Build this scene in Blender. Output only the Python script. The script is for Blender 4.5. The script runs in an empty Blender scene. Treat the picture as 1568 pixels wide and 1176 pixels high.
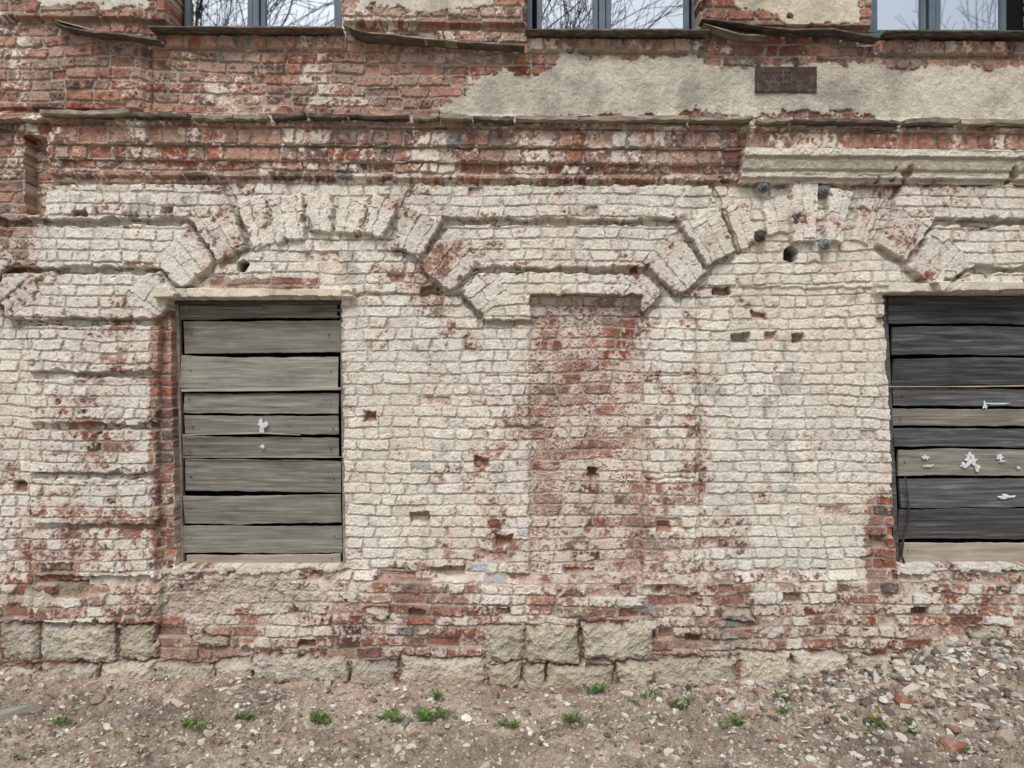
import bpy, math, random
import numpy as np
f4=np.float32
S=0.005; CX=784.0; CY0=1040.0; D=5.7; CAMZ=(CY0-588)*S
random.seed(5)
def srgb(c):
    c=np.array(c,dtype=np.float64)/255.0
    return np.where(c<=0.04045,c/12.92,((c+0.055)/1.055)**2.4).astype(f4)
def WX(px,dep=0.0): return (px-CX)*S*(D+dep)/D
def WZ(py,dep=0.0): return CAMZ+(588-py)*S*(D+dep)/D
def sstep(a,b,x):
    t=np.clip((x-a)/(b-a),0,1); return t*t*(3-2*t)
def vnoise(U,V,seed):
    T=np.random.default_rng(seed).random((256,256)).astype(f4)
    iu=np.floor(U).astype(np.int32); iv=np.floor(V).astype(np.int32)
    fu=(U-iu).astype(f4); fv=(V-iv).astype(f4)
    fu=fu*fu*(3-2*fu); fv=fv*fv*(3-2*fv)
    a=T[iv&255,iu&255]; b=T[iv&255,(iu+1)&255]; c=T[(iv+1)&255,iu&255]; d=T[(iv+1)&255,(iu+1)&255]
    return (a*(1-fu)+b*fu)*(1-fv)+(c*(1-fu)+d*fu)*fv
def fbm(U,V,size,octv,seed,gain=0.55):
    r=0; amp=1; tot=0; f=1.0/size
    for o in range(octv):
        r=r+amp*(vnoise(U*f+17.3*o,V*f+9.1*o,seed+o*13)-0.5)
        tot+=amp; amp*=gain; f*=2.03
    return (r/tot*3.2).astype(f4)

# ------------------------------------------------------------ materials
def nt(name):
    m=bpy.data.materials.new(name); m.use_nodes=True
    n=m.node_tree; n.nodes.clear()
    out=n.nodes.new('ShaderNodeOutputMaterial'); b=n.nodes.new('ShaderNodeBsdfPrincipled')
    n.links.new(b.outputs[0],out.inputs[0]); b.inputs['Roughness'].default_value=0.9
    b.inputs['Specular IOR Level'].default_value=0.2
    return m,n,b
def attr_mat(name,nscale=90,amt=0.35,bump=0.35,bdist=0.003,rough=0.93):
    m,n,b=nt(name)
    a=n.nodes.new('ShaderNodeAttribute'); a.attribute_name='Col'
    tc=n.nodes.new('ShaderNodeTexCoord')
    no=n.nodes.new('ShaderNodeTexNoise'); no.inputs['Scale'].default_value=nscale; no.inputs['Detail'].default_value=6; no.inputs['Roughness'].default_value=0.8
    n.links.new(tc.outputs['Object'],no.inputs['Vector'])
    mr=n.nodes.new('ShaderNodeMapRange'); mr.inputs[1].default_value=0.32; mr.inputs[2].default_value=0.68
    mr.inputs[3].default_value=1-amt; mr.inputs[4].default_value=1+amt*0.75
    n.links.new(no.outputs[0],mr.inputs[0])
    mx=n.nodes.new('ShaderNodeVectorMath'); mx.operation='SCALE'
    n.links.new(a.outputs['Color'],mx.inputs[0]); n.links.new(mr.outputs[0],mx.inputs['Scale'])
    n.links.new(mx.outputs[0],b.inputs['Base Color'])
    n2=n.nodes.new('ShaderNodeTexNoise'); n2.inputs['Scale'].default_value=nscale*1.7; n2.inputs['Detail'].default_value=5
    n.links.new(tc.outputs['Object'],n2.inputs['Vector'])
    bp=n.nodes.new('ShaderNodeBump'); bp.inputs['Strength'].default_value=bump; bp.inputs['Distance'].default_value=bdist
    n.links.new(n2.outputs[0],bp.inputs['Height']); n.links.new(bp.outputs[0],b.inputs['Normal'])
    b.inputs['Roughness'].default_value=rough
    return m
def noise_mat(name,c1,c2,scale=(8,8,8),rough=0.85,detail=8,bump=0.3,bdist=0.004,c3=None,metal=0,spec=0.2,vary=0.2,blotch=None):
    m,n,b=nt(name)
    tc=n.nodes.new('ShaderNodeTexCoord'); mp=n.nodes.new('ShaderNodeMapping'); mp.inputs['Scale'].default_value=scale
    oi=n.nodes.new('ShaderNodeObjectInfo')
    add=n.nodes.new('ShaderNodeVectorMath'); add.operation='MULTIPLY_ADD'
    cmb=n.nodes.new('ShaderNodeCombineXYZ')
    for i in range(3): n.links.new(oi.outputs['Random'],cmb.inputs[i])
    add.inputs[1].default_value=(37,37,37)
    n.links.new(cmb.outputs[0],add.inputs[0]); n.links.new(mp.outputs[0],add.inputs[2])
    n.links.new(tc.outputs['Object'],mp.inputs[0])
    no=n.nodes.new('ShaderNodeTexNoise'); no.inputs['Scale'].default_value=1; no.inputs['Detail'].default_value=detail; no.inputs['Roughness'].default_value=0.65
    no.inputs['Distortion'].default_value=0.35
    n.links.new(add.outputs[0],no.inputs['Vector'])
    cr=n.nodes.new('ShaderNodeValToRGB'); e=cr.color_ramp.elements
    e[0].position=0.32; e[0].color=(*srgb(c1),1); e[1].position=0.68; e[1].color=(*srgb(c2),1)
    if c3 is not None:
        x=cr.color_ramp.elements.new(0.52); x.color=(*srgb(c3),1)
    n.links.new(no.outputs[0],cr.inputs[0])
    last=cr.outputs[0]
    if blotch is not None:
        nb=n.nodes.new('ShaderNodeTexNoise'); nb.inputs['Scale'].default_value=3.0; nb.inputs['Detail'].default_value=7; nb.inputs['Roughness'].default_value=0.7
        ma=n.nodes.new('ShaderNodeVectorMath'); ma.operation='MULTIPLY'; ma.inputs[1].default_value=(0.8,1,2.2)
        n.links.new(tc.outputs['Object'],ma.inputs[0]); n.links.new(ma.outputs[0],nb.inputs['Vector'])
        r2=n.nodes.new('ShaderNodeMapRange'); r2.inputs[1].default_value=0.42; r2.inputs[2].default_value=0.68; r2.inputs[3].default_value=0; r2.inputs[4].default_value=0.6
        n.links.new(nb.outputs[0],r2.inputs[0])
        mm=n.nodes.new('ShaderNodeMix'); mm.data_type='RGBA'
        n.links.new(r2.outputs[0],mm.inputs[0]); n.links.new(last,mm.inputs[6]); mm.inputs[7].default_value=(*srgb(blotch),1)
        last=mm.outputs[2]
    mr=n.nodes.new('ShaderNodeMapRange'); mr.inputs[3].default_value=1-vary; mr.inputs[4].default_value=1+vary
    n.links.new(oi.outputs['Random'],mr.inputs[0])
    sc=n.nodes.new('ShaderNodeVectorMath'); sc.operation='SCALE'
    n.links.new(last,sc.inputs[0]); n.links.new(mr.outputs[0],sc.inputs['Scale'])
    n.links.new(sc.outputs[0],b.inputs['Base Color'])
    bp=n.nodes.new('ShaderNodeBump'); bp.inputs['Strength'].default_value=bump; bp.inputs['Distance'].default_value=bdist
    n.links.new(no.outputs[0],bp.inputs['Height']); n.links.new(bp.outputs[0],b.inputs['Normal'])
    b.inputs['Roughness'].default_value=rough; b.inputs['Metallic'].default_value=metal
    b.inputs['Specular IOR Level'].default_value=spec
    return m
M_wall=attr_mat('weathered_brick',80,0.30,0.7,0.005)
M_ground=attr_mat('dirt',60,0.42,0.9,0.012)
M_rub=attr_mat('rubble',80,0.25,0.4,0.003)
M_wood=noise_mat('grey_wood',(84,84,78),(164,162,152),(2.2,30,44),0.85,12,0.7,0.004,(126,125,117),vary=.13,blotch=(146,142,131))
M_woodd=noise_mat('dark_wood',(44,46,48),(122,123,120),(2.2,30,44),0.8,12,0.7,0.004,(82,84,84),vary=.24,blotch=(74,73,70))
M_woodl=noise_mat('pale_wood',(138,129,116),(190,182,166),(3,20,30),0.85,8,0.3,0.003,vary=.08,blotch=(150,140,126))
M_frame=noise_mat('window_frame_paint',(76,92,104),(94,110,120),(6,6,6),0.45,3,0.05,0.001,spec=0.4,vary=.05)
M_felt=noise_mat('bitumen_flashing',(66,62,58),(138,128,116),(12,25,25),0.85,8,0.6,0.005,(98,91,84))
M_tile=noise_mat('ledge_tile',(98,92,84),(188,180,162),(7,20,20),0.9,8,0.6,0.006,(144,136,122))
M_iron=noise_mat('rusty_iron',(50,44,42),(108,90,80),(20,20,20),0.8,8,0.6,0.003,(72,62,57))
M_cer=noise_mat('weathered_ceramic',(78,86,88),(140,144,140),(20,20,20),0.6,6,0.3,0.002)
M_paper_graffiti=noise_mat('faded_paper_graffiti',(185,192,196),(225,228,228),(60,60,60),0.8,6,0.2,0.001,vary=.08)
M_leaf=noise_mat('weed_leaf',(56,84,38),(118,146,76),(30,30,30),0.6,3,0.1,0.001,spec=0.3)
M_yel=noise_mat('yellow_petal',(205,175,20),(235,210,60),(30,30,30),0.7,3,0.1,0.001)
M_bark=noise_mat('bark',(38,33,30),(70,62,55),(10,10,3),0.9,6,0.5,0.01)
M_twig=noise_mat('dry_stem',(110,96,78),(168,152,128),(10,10,3),0.9,6,0.2,0.002)
M_plain=noise_mat('brick_render',(140,90,72),(176,150,130),(3,3,9),0.9,8,0.4,0.01)
M_roof=noise_mat('roof_sheet',(80,78,76),(110,108,104),(2,2,2),0.7,5,0.2,0.01)
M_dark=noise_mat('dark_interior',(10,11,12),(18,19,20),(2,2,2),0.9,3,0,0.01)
M_lbrick=noise_mat('loose_brick_clay',(128,88,74),(186,162,148),(14,14,14),0.92,8,0.6,0.006,(156,112,94),vary=.08)
mg,ng,bg=nt('window_glass'); bg.inputs['Base Color'].default_value=(0.60,0.66,0.71,1); bg.inputs['Metallic'].default_value=1.0; bg.inputs['Roughness'].default_value=0.02
nz=ng.nodes.new('ShaderNodeTexNoise'); nz.inputs['Scale'].default_value=1.8; nz.inputs['Detail'].default_value=1
bpn=ng.nodes.new('ShaderNodeBump'); bpn.inputs['Strength'].default_value=0.06; bpn.inputs['Distance'].default_value=0.01
tcg=ng.nodes.new('ShaderNodeTexCoord'); ng.links.new(tcg.outputs['Object'],nz.inputs['Vector'])
ng.links.new(nz.outputs[0],bpn.inputs['Height']); ng.links.new(bpn.outputs[0],bg.inputs['Normal'])

# ------------------------------------------------------------ mesh helpers
SC=bpy.context.scene.collection
def add_obj(name,me,mat=None,parent=None):
    o=bpy.data.objects.new(name,me); SC.objects.link(o)
    if mat: me.materials.append(mat)
    if parent: o.parent=parent
    return o
def mesh_np(name,co,quads,col=None,smooth=False,k=4):
    me=bpy.data.meshes.new(name)
    n=len(co); q=len(quads)
    me.vertices.add(n); me.vertices.foreach_set('co',co.astype(f4).ravel())
    me.loops.add(q*k); me.loops.foreach_set('vertex_index',quads.astype(np.int32).ravel())
    me.polygons.add(q); me.polygons.foreach_set('loop_start',np.arange(0,q*k,k,dtype=np.int32))
    me.update(calc_edges=True)
    me.polygons.foreach_set('use_smooth',np.full(q,smooth,dtype=bool))
    if col is not None:
        a=me.color_attributes.new('Col','FLOAT_COLOR','POINT')
        c=np.ones((n,4),f4); c[:,:3]=np.clip(col,0,1); a.data.foreach_set('color',c.ravel())
    me.update()
    return me
def py_mesh(name,verts,faces,mat,parent=None,smooth=False):
    me=bpy.data.meshes.new(name); me.from_pydata(verts,[],faces); me.update()
    if smooth: me.polygons.foreach_set('use_smooth',[True]*len(me.polygons))
    return add_obj(name,me,mat,parent)
def box_geo(x0,x1,y0,y1,z0,z1,b=0.003):
    import bmesh
    bm=bmesh.new(); bmesh.ops.create_cube(bm,size=1)
    for v in bm.verts:
        v.co.x=(x0+x1)/2+v.co.x*(x1-x0); v.co.y=(y0+y1)/2+v.co.y*(y1-y0); v.co.z=(z0+z1)/2+v.co.z*(z1-z0)
    if b>0: bmesh.ops.bevel(bm,geom=bm.edges[:],offset=b,segments=1,affect='EDGES')
    bm.verts.ensure_lookup_table()
    vs=[tuple(v.co) for v in bm.verts]; fs=[[v.index for v in f.verts] for f in bm.faces]; bm.free()
    return vs,fs
def boxes(name,lst,mat,parent):
    V=[];F=[]
    for a in lst:
        v,f=box_geo(*a); o=len(V); V+=v; F+=[[i+o for i in q] for q in f]
    return py_mesh(name,V,F,mat,parent)
def strip(name,path,half,thick,mat,parent,wav=0.0,seed=0,sub=6,tiltz=0.0,taper=0.0):
    r=random.Random(seed)
    pts=[]
    for a,b in zip(path[:-1],path[1:]):
        for k in range(sub):
            t=k/sub; pts.append([a[i]*(1-t)+b[i]*t for i in range(3)])
    pts.append(list(path[-1]))
    V=[];F=[]
    wt=wb=wy=0
    bv=min(half,thick/2)*0.25
    n=len(pts)
    for i,p in enumerate(pts):
        wt=wt*0.75+r.uniform(-1,1)*wav; wb=wb*0.75+r.uniform(-1,1)*wav; wy=wy*.6+r.uniform(-1,1)*wav*0.8
        tt=abs(2*i/(n-1)-1)
        hz=half*(1-taper*tt*tt); hy=thick/2
        sec=[(-hy,-hz+bv),(-hy,hz-bv),(-hy+bv,hz),(hy-bv,hz),(hy,hz-bv),(hy,-hz+bv),(hy-bv,-hz),(-hy+bv,-hz)]
        for (sy,sz) in sec:
            V.append((p[0],p[1]+sy+(wy if sy<0 else 0)+(sz*tiltz),p[2]+sz+(wt if sz>0 else wb)))
    for i in range(n-1):
        for k in range(8):
            a=i*8+k; b=i*8+(k+1)%8; F.append([a,b,b+8,a+8])
    F.append(list(range(8))); F.append([ (n-1)*8+7-k for k in range(8)])
    return py_mesh(name,V,F,mat,parent)

# ------------------------------------------------------------ wall height field
xs=np.concatenate([np.arange(-600,-24,4),np.arange(-24,1592,1.15),np.arange(1592,2170,4)]).astype(f4)
ys=np.concatenate([np.arange(-520,-20,4),np.arange(-20,1090,1.15)]).astype(f4)
X,Y=np.meshgrid(xs,ys); Hh,Ww=X.shape
X=X.astype(f4);Y=Y.astype(f4)
Xw=X+2.6*fbm(X,Y,14,3,101); Yw=Y+2.6*fbm(X,Y,14,3,202)
slope=0.009*(X-784)*np.clip((420-Y)/160,0,1)
Yt=Y-slope
def bricks(U,V,ch,L,hd,seed,ps=(0.85,0.3),jit=0.08):
    c=np.floor(V/ch).astype(np.int32); fv=V/ch-c
    sh=U.shape; cf=c.ravel(); Uf=U.ravel()
    order=np.argsort(cf,kind='stable'); cs=cf[order]
    bid=np.zeros(cf.size,np.int32); du=np.zeros(cf.size,f4)
    u0=float(Uf.min())-80; u1=float(Uf.max())+80
    uc,st=np.unique(cs,return_index=True); st=list(st)+[cf.size]
    for k,cc in enumerate(uc):
        r=random.Random(int(cc)*7919+seed)
        j=[u0-r.uniform(0,40)]; p=ps[int(cc)&1]
        while j[-1]<u1:
            j.append(j[-1]+(L if r.random()<p else hd)*r.uniform(1-jit,1+jit))
        J=np.array(j,f4); idx=order[st[k]:st[k+1]]; uu=Uf[idx]
        q=np.searchsorted(J,uu); q=np.clip(q,1,len(J)-1)
        du[idx]=np.minimum(uu-J[q-1],J[q]-uu); bid[idx]=q+int(cc)*613+seed
    return bid.reshape(sh),du.reshape(sh),(np.minimum(fv,1-fv)*ch).astype(f4)
TB=np.random.default_rng(99).random((4,65536)).astype(f4)
def rands(bid): 
    i=(bid.astype(np.int64)*2654435761>>7)&65535
    return [TB[k][i] for k in range(4)]
def edge(du,dv,hw=1.3,r=3.0):
    a=np.maximum(r-(du-hw),0); b=np.maximum(r-(dv-hw),0)
    return r-np.sqrt(a*a+b*b)
Ub=Xw+3.0*fbm(X,Y,90,2,11)+2.0*fbm(X,Y,25,2,14); Vb=Yt+4.0*fbm(X,Y,220,2,12)+1.5*fbm(X*0.45,Y,26,2,13)+0.3*(Yw-Y)
bid,du,dv=bricks(Ub,Vb,16.8,46,24,1000,(0.75,0.35),0.13)
R1,R2,R3,R4=rands(bid)
E=edge(du,dv,0.95,2.1)
E=E-2.4*np.clip(R3-0.75,0,1)
def override(mask,bid2,E2,sl):
    r=rands(bid2)
    for A,b in zip((R1,R2,R3,R4),r): A[sl]=np.where(mask,b,A[sl])
    E[sl]=np.where(mask,E2,E[sl])
def bbox(x0,y0,x1,y1):
    return (slice(max(0,np.searchsorted(ys,y0)),min(Hh,np.searchsorted(ys,y1)+1)),slice(max(0,np.searchsorted(xs,x0)),min(Ww,np.searchsorted(xs,x1)+1)))
for (a,b,x0,x1,wd,sd_) in [(62,83,243,532,24,31),(62,83,808,1076,24,32),(62,84,1338,1620,24,33),(206,232,85,2200,21,34),(232,254,85,1128,25,35)]:
    sl=bbox(x0,a-12,x1,b+12)
    m=(Yt[sl]>a)&(Yt[sl]<b)&(X[sl]>x0)&(X[sl]<x1)
    if wd in(21,25):
        bi,d0,_=bricks(Xw[sl]+0*X[sl],Yt[sl]*0+10.0,1000,40,wd,sd_*1000,(.35,.35),.15)
    else:
        bi,d0,_=bricks(Xw[sl]+0*X[sl],Yt[sl]*0+10.0,1000,wd,wd,sd_*1000,(1,1),.1)
    dd=np.minimum(Yt[sl]-a,b-Yt[sl])+0.3*(Yw[sl]-Y[sl])
    override(m,bi,edge(d0,dd,1.2,3),sl)
B=np.zeros_like(X)
bands=[(286,338),(347,411),(420,490),(500,569),(580,649),(658,723),(733,801),(812,880),(890,950)]
arches=[(490,640),(1230,642),(-217,640),(1968,642)]
fan=np.full_like(X,-50.0); rust=np.full_like(X,-50.0)
def sdpoly(pts,XX,YY):
    d=np.full(XX.shape,1e9,f4); ins=np.zeros(XX.shape,bool)
    n=len(pts)
    for i in range(n):
        ax,ay=pts[i]; bx,by=pts[(i+1)%n]
        ex,ey=bx-ax,by-ay; px=XX-ax; py=YY-ay
        t=np.clip((px*ex+py*ey)/(ex*ex+ey*ey+1e-9),0,1)
        d=np.minimum(d,(px-t*ex)**2+(py-t*ey)**2)
        if ay!=by:
            c=((ay>YY)!=(by>YY))&(XX<(bx-ax)*(YY-ay)/(by-ay)+ax); ins^=c
    d=np.sqrt(d); return np.where(ins,d,-d)
RAG=fbm(X,Y,30,4,432)   # ragged, broken block edges
RAGc=3.2*RAG-4.5*sstep(0.75,1.15,RAG*-1.0)
wed=[(22.5,32.6,0),(34.0,46.2,1),(47.8,57.5,2)]
for ai,(cx,cy) in enumerate(arches):
    dx=Xw-cx; dy=cy-Yw
    sl=bbox(cx-400,cy-390,cx+400,cy-120)
    rl=np.sqrt(dx*dx+dy*dy)[sl]; th=np.degrees(np.arctan2(dx[sl],dy[sl]))
    r=random.Random(ai+3)
    edges=[-21.5,-13,-4.4,4.4,13,21.5]
    for k in range(5):
        a=edges[k]+r.uniform(-1,1)*1.1; b=edges[k+1]+r.uniform(-1,1)*1.1; mid=(a+b)/2
        ri=272+r.uniform(-8,22); ro=354+r.uniform(-16,8); off=r.uniform(-4,4)
        am=0.055*r.uniform(0.3,1.15); hw=(b-a)/2-0.6
        sd=np.minimum((hw-np.abs(th-mid))*rl*0.01745,np.minimum(rl-ri,ro-rl))+0.8*RAGc[sl]
        fan[sl]=np.maximum(fan[sl],sd); B[sl]+=am*sstep(-1.5,2.0,sd)
        bi,d1,d2=bricks(rl+off,(th-a)*310*0.01745,22,62,34,50000+ai*3000+k*170)
        override(sd>0,bi,edge(d1,d2,0.4,2.0)+0.4,sl)
    for sgn in (-1,1):
        for (a0,a1,bi_) in wed:
            yt,yb=bands[bi_]
            ri=276+r.uniform(-8,12)
            def pt(a,rr): return (cx+sgn*rr*math.sin(math.radians(a)),cy-rr*math.cos(math.radians(a)))
            rT=max((cy-yt)/math.cos(math.radians(a0)),ri+20); pT=pt(a0,rT)
            poly=[pt(a0,ri),(pT[0],yt)]
            if bi_<2:
                rB=(cy-yb)/math.cos(math.radians(a1)); pB=pt(a1,rB)
                poly+=[(pB[0]+sgn*70,yt),(pB[0]+sgn*70,yb),(pB[0],yb),pt(a1,ri)]
            else:
                poly+=[(cx+sgn*330,yt),(cx+sgn*330,yb),(cx+sgn*248,yb),pt(a1,ri+10)]
            sd=sdpoly(poly,Xw[sl],Yw[sl])
            if bi_==2 and ((ai==0 and sgn==1) or (ai==1 and sgn==-1)): sd=np.minimum(sd,np.where((Yw[sl]>452)&(Xw[sl]>812)&(Xw[sl]<980),-5,50))
            sd=sd+RAGc[sl]*0.8
            rust[sl]=np.maximum(rust[sl],sd)
            wsd=np.minimum(np.minimum(sgn*th-a0,a1-sgn*th)*rl*.01745,346-rl)
            wsd=np.minimum(wsd,sd)
            bi2,d1,d2=bricks(rl+3,(sgn*th-a0)*310*0.01745,22,66,34,70000+ai*3000+bi_*170+(sgn+1)*500)
            override(wsd>0,bi2,edge(d1,d2,0.4,2.0)+0.4,sl)
            fan[sl]=np.where(wsd>0,np.maximum(fan[sl],0.5),fan[sl])
for i,(y0,y1) in enumerate(bands):
    vy=np.minimum(Yw-y0,y1-Yw)
    if i==0: sp=[(-2+8,345),(635,1085),(1375,1820)]
    elif i==1: sp=[(-18+0,292),(690,1030),(1428,1770)]
    if i<2:
        hs_=-50
        for (a,b) in sp:
            hs_=np.maximum(hs_,np.minimum(Xw-a-10,b-10-Xw))
        sd=np.minimum(vy,hs_)
    else:
        jl=((i*37)%9-4)
        pl=np.minimum(Xw-((14 if i==2 else 52)+jl),247+((i*13)%7-3)-Xw)
        if i==2:
            pc=np.minimum(Xw-740,976-Xw)
            pc=np.minimum(pc,np.where((Yw>452)&(Xw>812)&(Xw<982),-5,50))
            sd=np.minimum(vy,np.maximum(pl,np.maximum(pc,Xw-1640)))
        else: sd=np.minimum(vy,np.maximum(pl,Xw-1640))
    rust=np.maximum(rust,sd+0.8*RAGc)
rv=sstep(-1.2,2.0,rust)
B+=0.056*rv*(1-0.25*sstep(600,900,Y))
B-=0.016*((rust<0)&(rust>-8)&(Y<560)&(Y>280))
def box_sd(x0,y0,x1,y1): return np.minimum(np.minimum(Xw-x0,x1-Xw),np.minimum(Yw-y0,y1-Yw))
jl=box_sd(744,500,812,878)+2*RAG; jr=box_sd(982,500,1064,895)+2*RAG
B+=0.016*sstep(-1.5,2.5,jl)+0.034*sstep(-1.5,2.5,jr)
for k,yy in enumerate((575,652,728,806)):
    B-=0.018*sstep(3.5,0,np.abs(Yw-yy-(k*7)%5))*((jr>0)|((jl>0)&(Yw<700)))
niche=box_sd(812,456,982,878)+4*RAG
B-=0.018*sstep(-4,5,niche)
infA=box_sd(525,448,742,2000); infB=box_sd(1070,440,1353,2000); infC=box_sd(-530,460,44,2000)
plin=sstep(872,892,Y+6*fbm(X,Y,60,2,77))
B-=0.02*np.maximum(sstep(-1,2,infA),np.maximum(sstep(-1,2,infB),sstep(-1,2,infC)))*(1-plin)*(1-rv)
B+=0.012*plin
B-=0.02*sstep(3.5,0.5,np.abs(Xw-1067-(Y-460)*0.025))*((Y>450)&(Y<885))
T=Yt+0.6*(Yw-Y)
inX=sstep(86,92,Xw)
B=np.where(T<178,0.02,B)
B=np.where((T>=178)&(T<199),0.02+0.11*(T-178)/21,B)
st=np.where(T<205,0.12,np.where(T<232,0.10,np.where(T<254,0.068,0.036)))
B=np.where((T>=199)&(T<276),st*inX+(1-inX)*0.05,B)
B+=0.035*sstep(228,222,Xw)*((Yt<176)&(Yt>20))
B-=0.02*sstep(3,0,np.abs(Xw-236))*((Yt<186)&(Yt>60))
for (x0,x1) in ((528,802),(1074,1335),(-60,262)):
    B+=0.05*sstep(-1,2,np.minimum(np.minimum(Xw-x0,x1-Xw),44-Yt))
for (x0,x1) in ((243,532),(808,1076),(1338,1620)):
    B+=0.035*sstep(-1,2,np.minimum(np.minimum(Xw-x0,x1-Xw),np.minimum(Yt-62,83-Yt)))
rec=box_sd(44,212,80,330); B=np.where(rec>0,-0.10,B)
B=np.where((Xw<44)&(Yt>210)&(Yt<330),0.03,B)
Tm=Yt+0.25*(Yw-Y)
mold=np.minimum(Xw-1128,np.minimum(Tm-234,281-Tm))
mh=np.where(Tm<245,0.175,np.where(Tm<249,0.13,np.where(Tm<262,0.145-0.03*(Tm-249)/13,np.where(Tm<266,0.085,np.where(Tm<274,0.095,0.06)))))
mbreak=sstep(0.75,0.95,fbm(X,Y,55,3,555)+0.3*fbm(X,Y,8,2,556))
B=np.where(mold>0,mh-0.04*mbreak,B)
E=np.where((mold>0),5.0,E)

n1=fbm(X,Y,160,3,301); n2=fbm(X,Y,38,4,302); n3=fbm(X,Y,9,4,303,0.65); n4=fbm(X,Y,4.0,3,304,0.7); n5=fbm(X,Y,75,4,305)
Wf=np.full_like(X,0.92)
def setW(sd,v,s=6):
    global Wf
    m=sstep(-s,s,sd); Wf=Wf*(1-m)+v*m
setW(284-Yt+10*n2,0.40,12)
setW(192-Yt,0.30,6)
setW(np.minimum(300-X,190-Yt),0.20,30)
setW(np.minimum(250-X,Y-640),0.82,25)
setW(np.minimum(1075-X,np.minimum(X-730,Y-540))+20*n5,0.76,22)
setW(niche+16*n2+10*n3,0.58,16)
setW(np.minimum(150-np.abs(X-850),Y-760)+30*n5,0.62,30)
setW(box_sd(236,465,268,880)+3*n2,0.24,5)
setW(Y-872+24*n5,0.62,16)
setW(Y-920+14*n5,0.49,10)
setW(np.minimum(240-X,np.minimum(950-Y,Y-800)),0.64,20)
setW(box_sd(1325,760,1375,905)+4*n2,0.22,8)
setW(box_sd(320,427,492,446),0.25,2)
setW(np.minimum(60-X,440-Y),0.5,20)
setW(np.where(fan>0,5.0,-20),0.90,3)
E2=E+n3*(0.55+0.9*np.clip(1-Wf,0,1))+0.5*n4+np.clip(n2,0,1)*0.9*(Wf>0.6)
prof=sstep(0.0,1.5,E2)
w=Wf+0.30*n2+0.22*n3+0.16*n4+0.20*n1+0.30*(R1-0.5)-0.52
wash=sstep(-0.07,0.10,w)
pal=np.array([srgb(c) for c in [(152,98,82),(138,84,72),(168,110,90),(118,80,74),(176,132,114),(150,115,103),(162,100,80),(132,94,85),(178,122,98),(108,85,80),(158,92,72),(172,146,130)]],f4)
R5=(R1*7.13+R2*3.1)%1.0
bc=pal[(R5*11.99).astype(np.int32)]
bc=bc*(0.9+0.40*(R4[...,None]-0.5)+0.18*n3[...,None]+0.14*n2[...,None]+0.12*n4[...,None])
bc=np.clip(bc,0.01,1)
def mix(a,c,m):
    c=np.asarray(c,f4)
    return a*(1-m[...,None])+c*m[...,None]
dust=sstep(-0.55,0.8,n5*0.6+n3*0.6+0.35*n4+0.3*(R4-0.5)+0.1)*0.56
bc=mix(bc,srgb((186,168,154)),dust)
mc=srgb((184,173,158))[None,None,:]*(0.88+0.22*n3[...,None]+0.1*n2[...,None])
col=mix(mc+0*bc,bc,prof)
wc=srgb((224,219,208))[None,None,:]*(0.98+0.11*n3[...,None]+0.09*n2[...,None]+0.07*n4[...,None]+0.12*(R2[...,None]-0.5))
wc=mix(wc,srgb((206,195,176)),sstep(0.0,0.9,n1+0.5*n3)*0.5)
wc=mix(wc,srgb((194,168,154)),sstep(0.38,0.0,w)*0.55)
wc=mix(wc,srgb((170,158,142)),sstep(0.5,1.1,n3*0.8+n2*0.5)*0.5)
jm=sstep(1.8,0.1,E2)
wc=wc*(1-0.30*jm*(0.85+0.4*n2))[...,None]
wc=mix(wc,srgb((208,190,178)),(sstep(-10,10,niche+12*n2)*0.3).astype(f4))
col=mix(col,wc,wash)
md=np.where(Yt<276,0.015,np.where(Y>890,0.018,0.0095))
H=B+prof*md+(R2-0.5)*0.012*prof*np.where(Y>880,1.9,1.0)+0.0040*n3+0.0040*n2+0.0026*n4+wash*0.003
p=np.where(Y<282,0.07,np.where(Y>870,0.15,0.018))
er=((R3<p)&(mold<0)&(fan<0)).astype(f4)*prof
H-=er*0.024*(1+0.4*n3)
col=mix(col,srgb((152,100,82))*1.0,er*sstep(-0.4,0.3,n3)*0.6)
chip=sstep(0.38,0.7,n3*0.6+n2*0.6)*np.maximum(sstep(10,1,np.abs(rust-2))*(rust>-2),sstep(8,1,np.abs(fan-2))*(fan>-1)*(fan!=0.5))
H-=0.022*chip; col=mix(col,srgb((166,124,106)),chip*0.6)
mc2=srgb((216,212,198))[None,None,:]*(0.97+0.07*n3[...,None]+0.06*n5[...,None])
col=np.where((mold>0)[...,None],mix(mc2+0*col,srgb((168,144,126)),mbreak*0.8+0.25*sstep(0.3,0.9,n2)),col)
pock=sstep(0.12,0.5,n4*0.7+n3*0.7)*sstep(-10,8,niche+10*n2)*sstep(-0.6,0.5,n5+0.3)
H-=pock*0.013
col=mix(col,srgb((154,104,88)),pock*0.66)
pk2=sstep(0.7,0.95,n4*0.8+n3*0.6)*(Y>280)*(niche<0)*(mold<0)
H-=pk2*0.007; col=mix(col,srgb((174,140,122)),(pk2*0.5).astype(f4))
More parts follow.
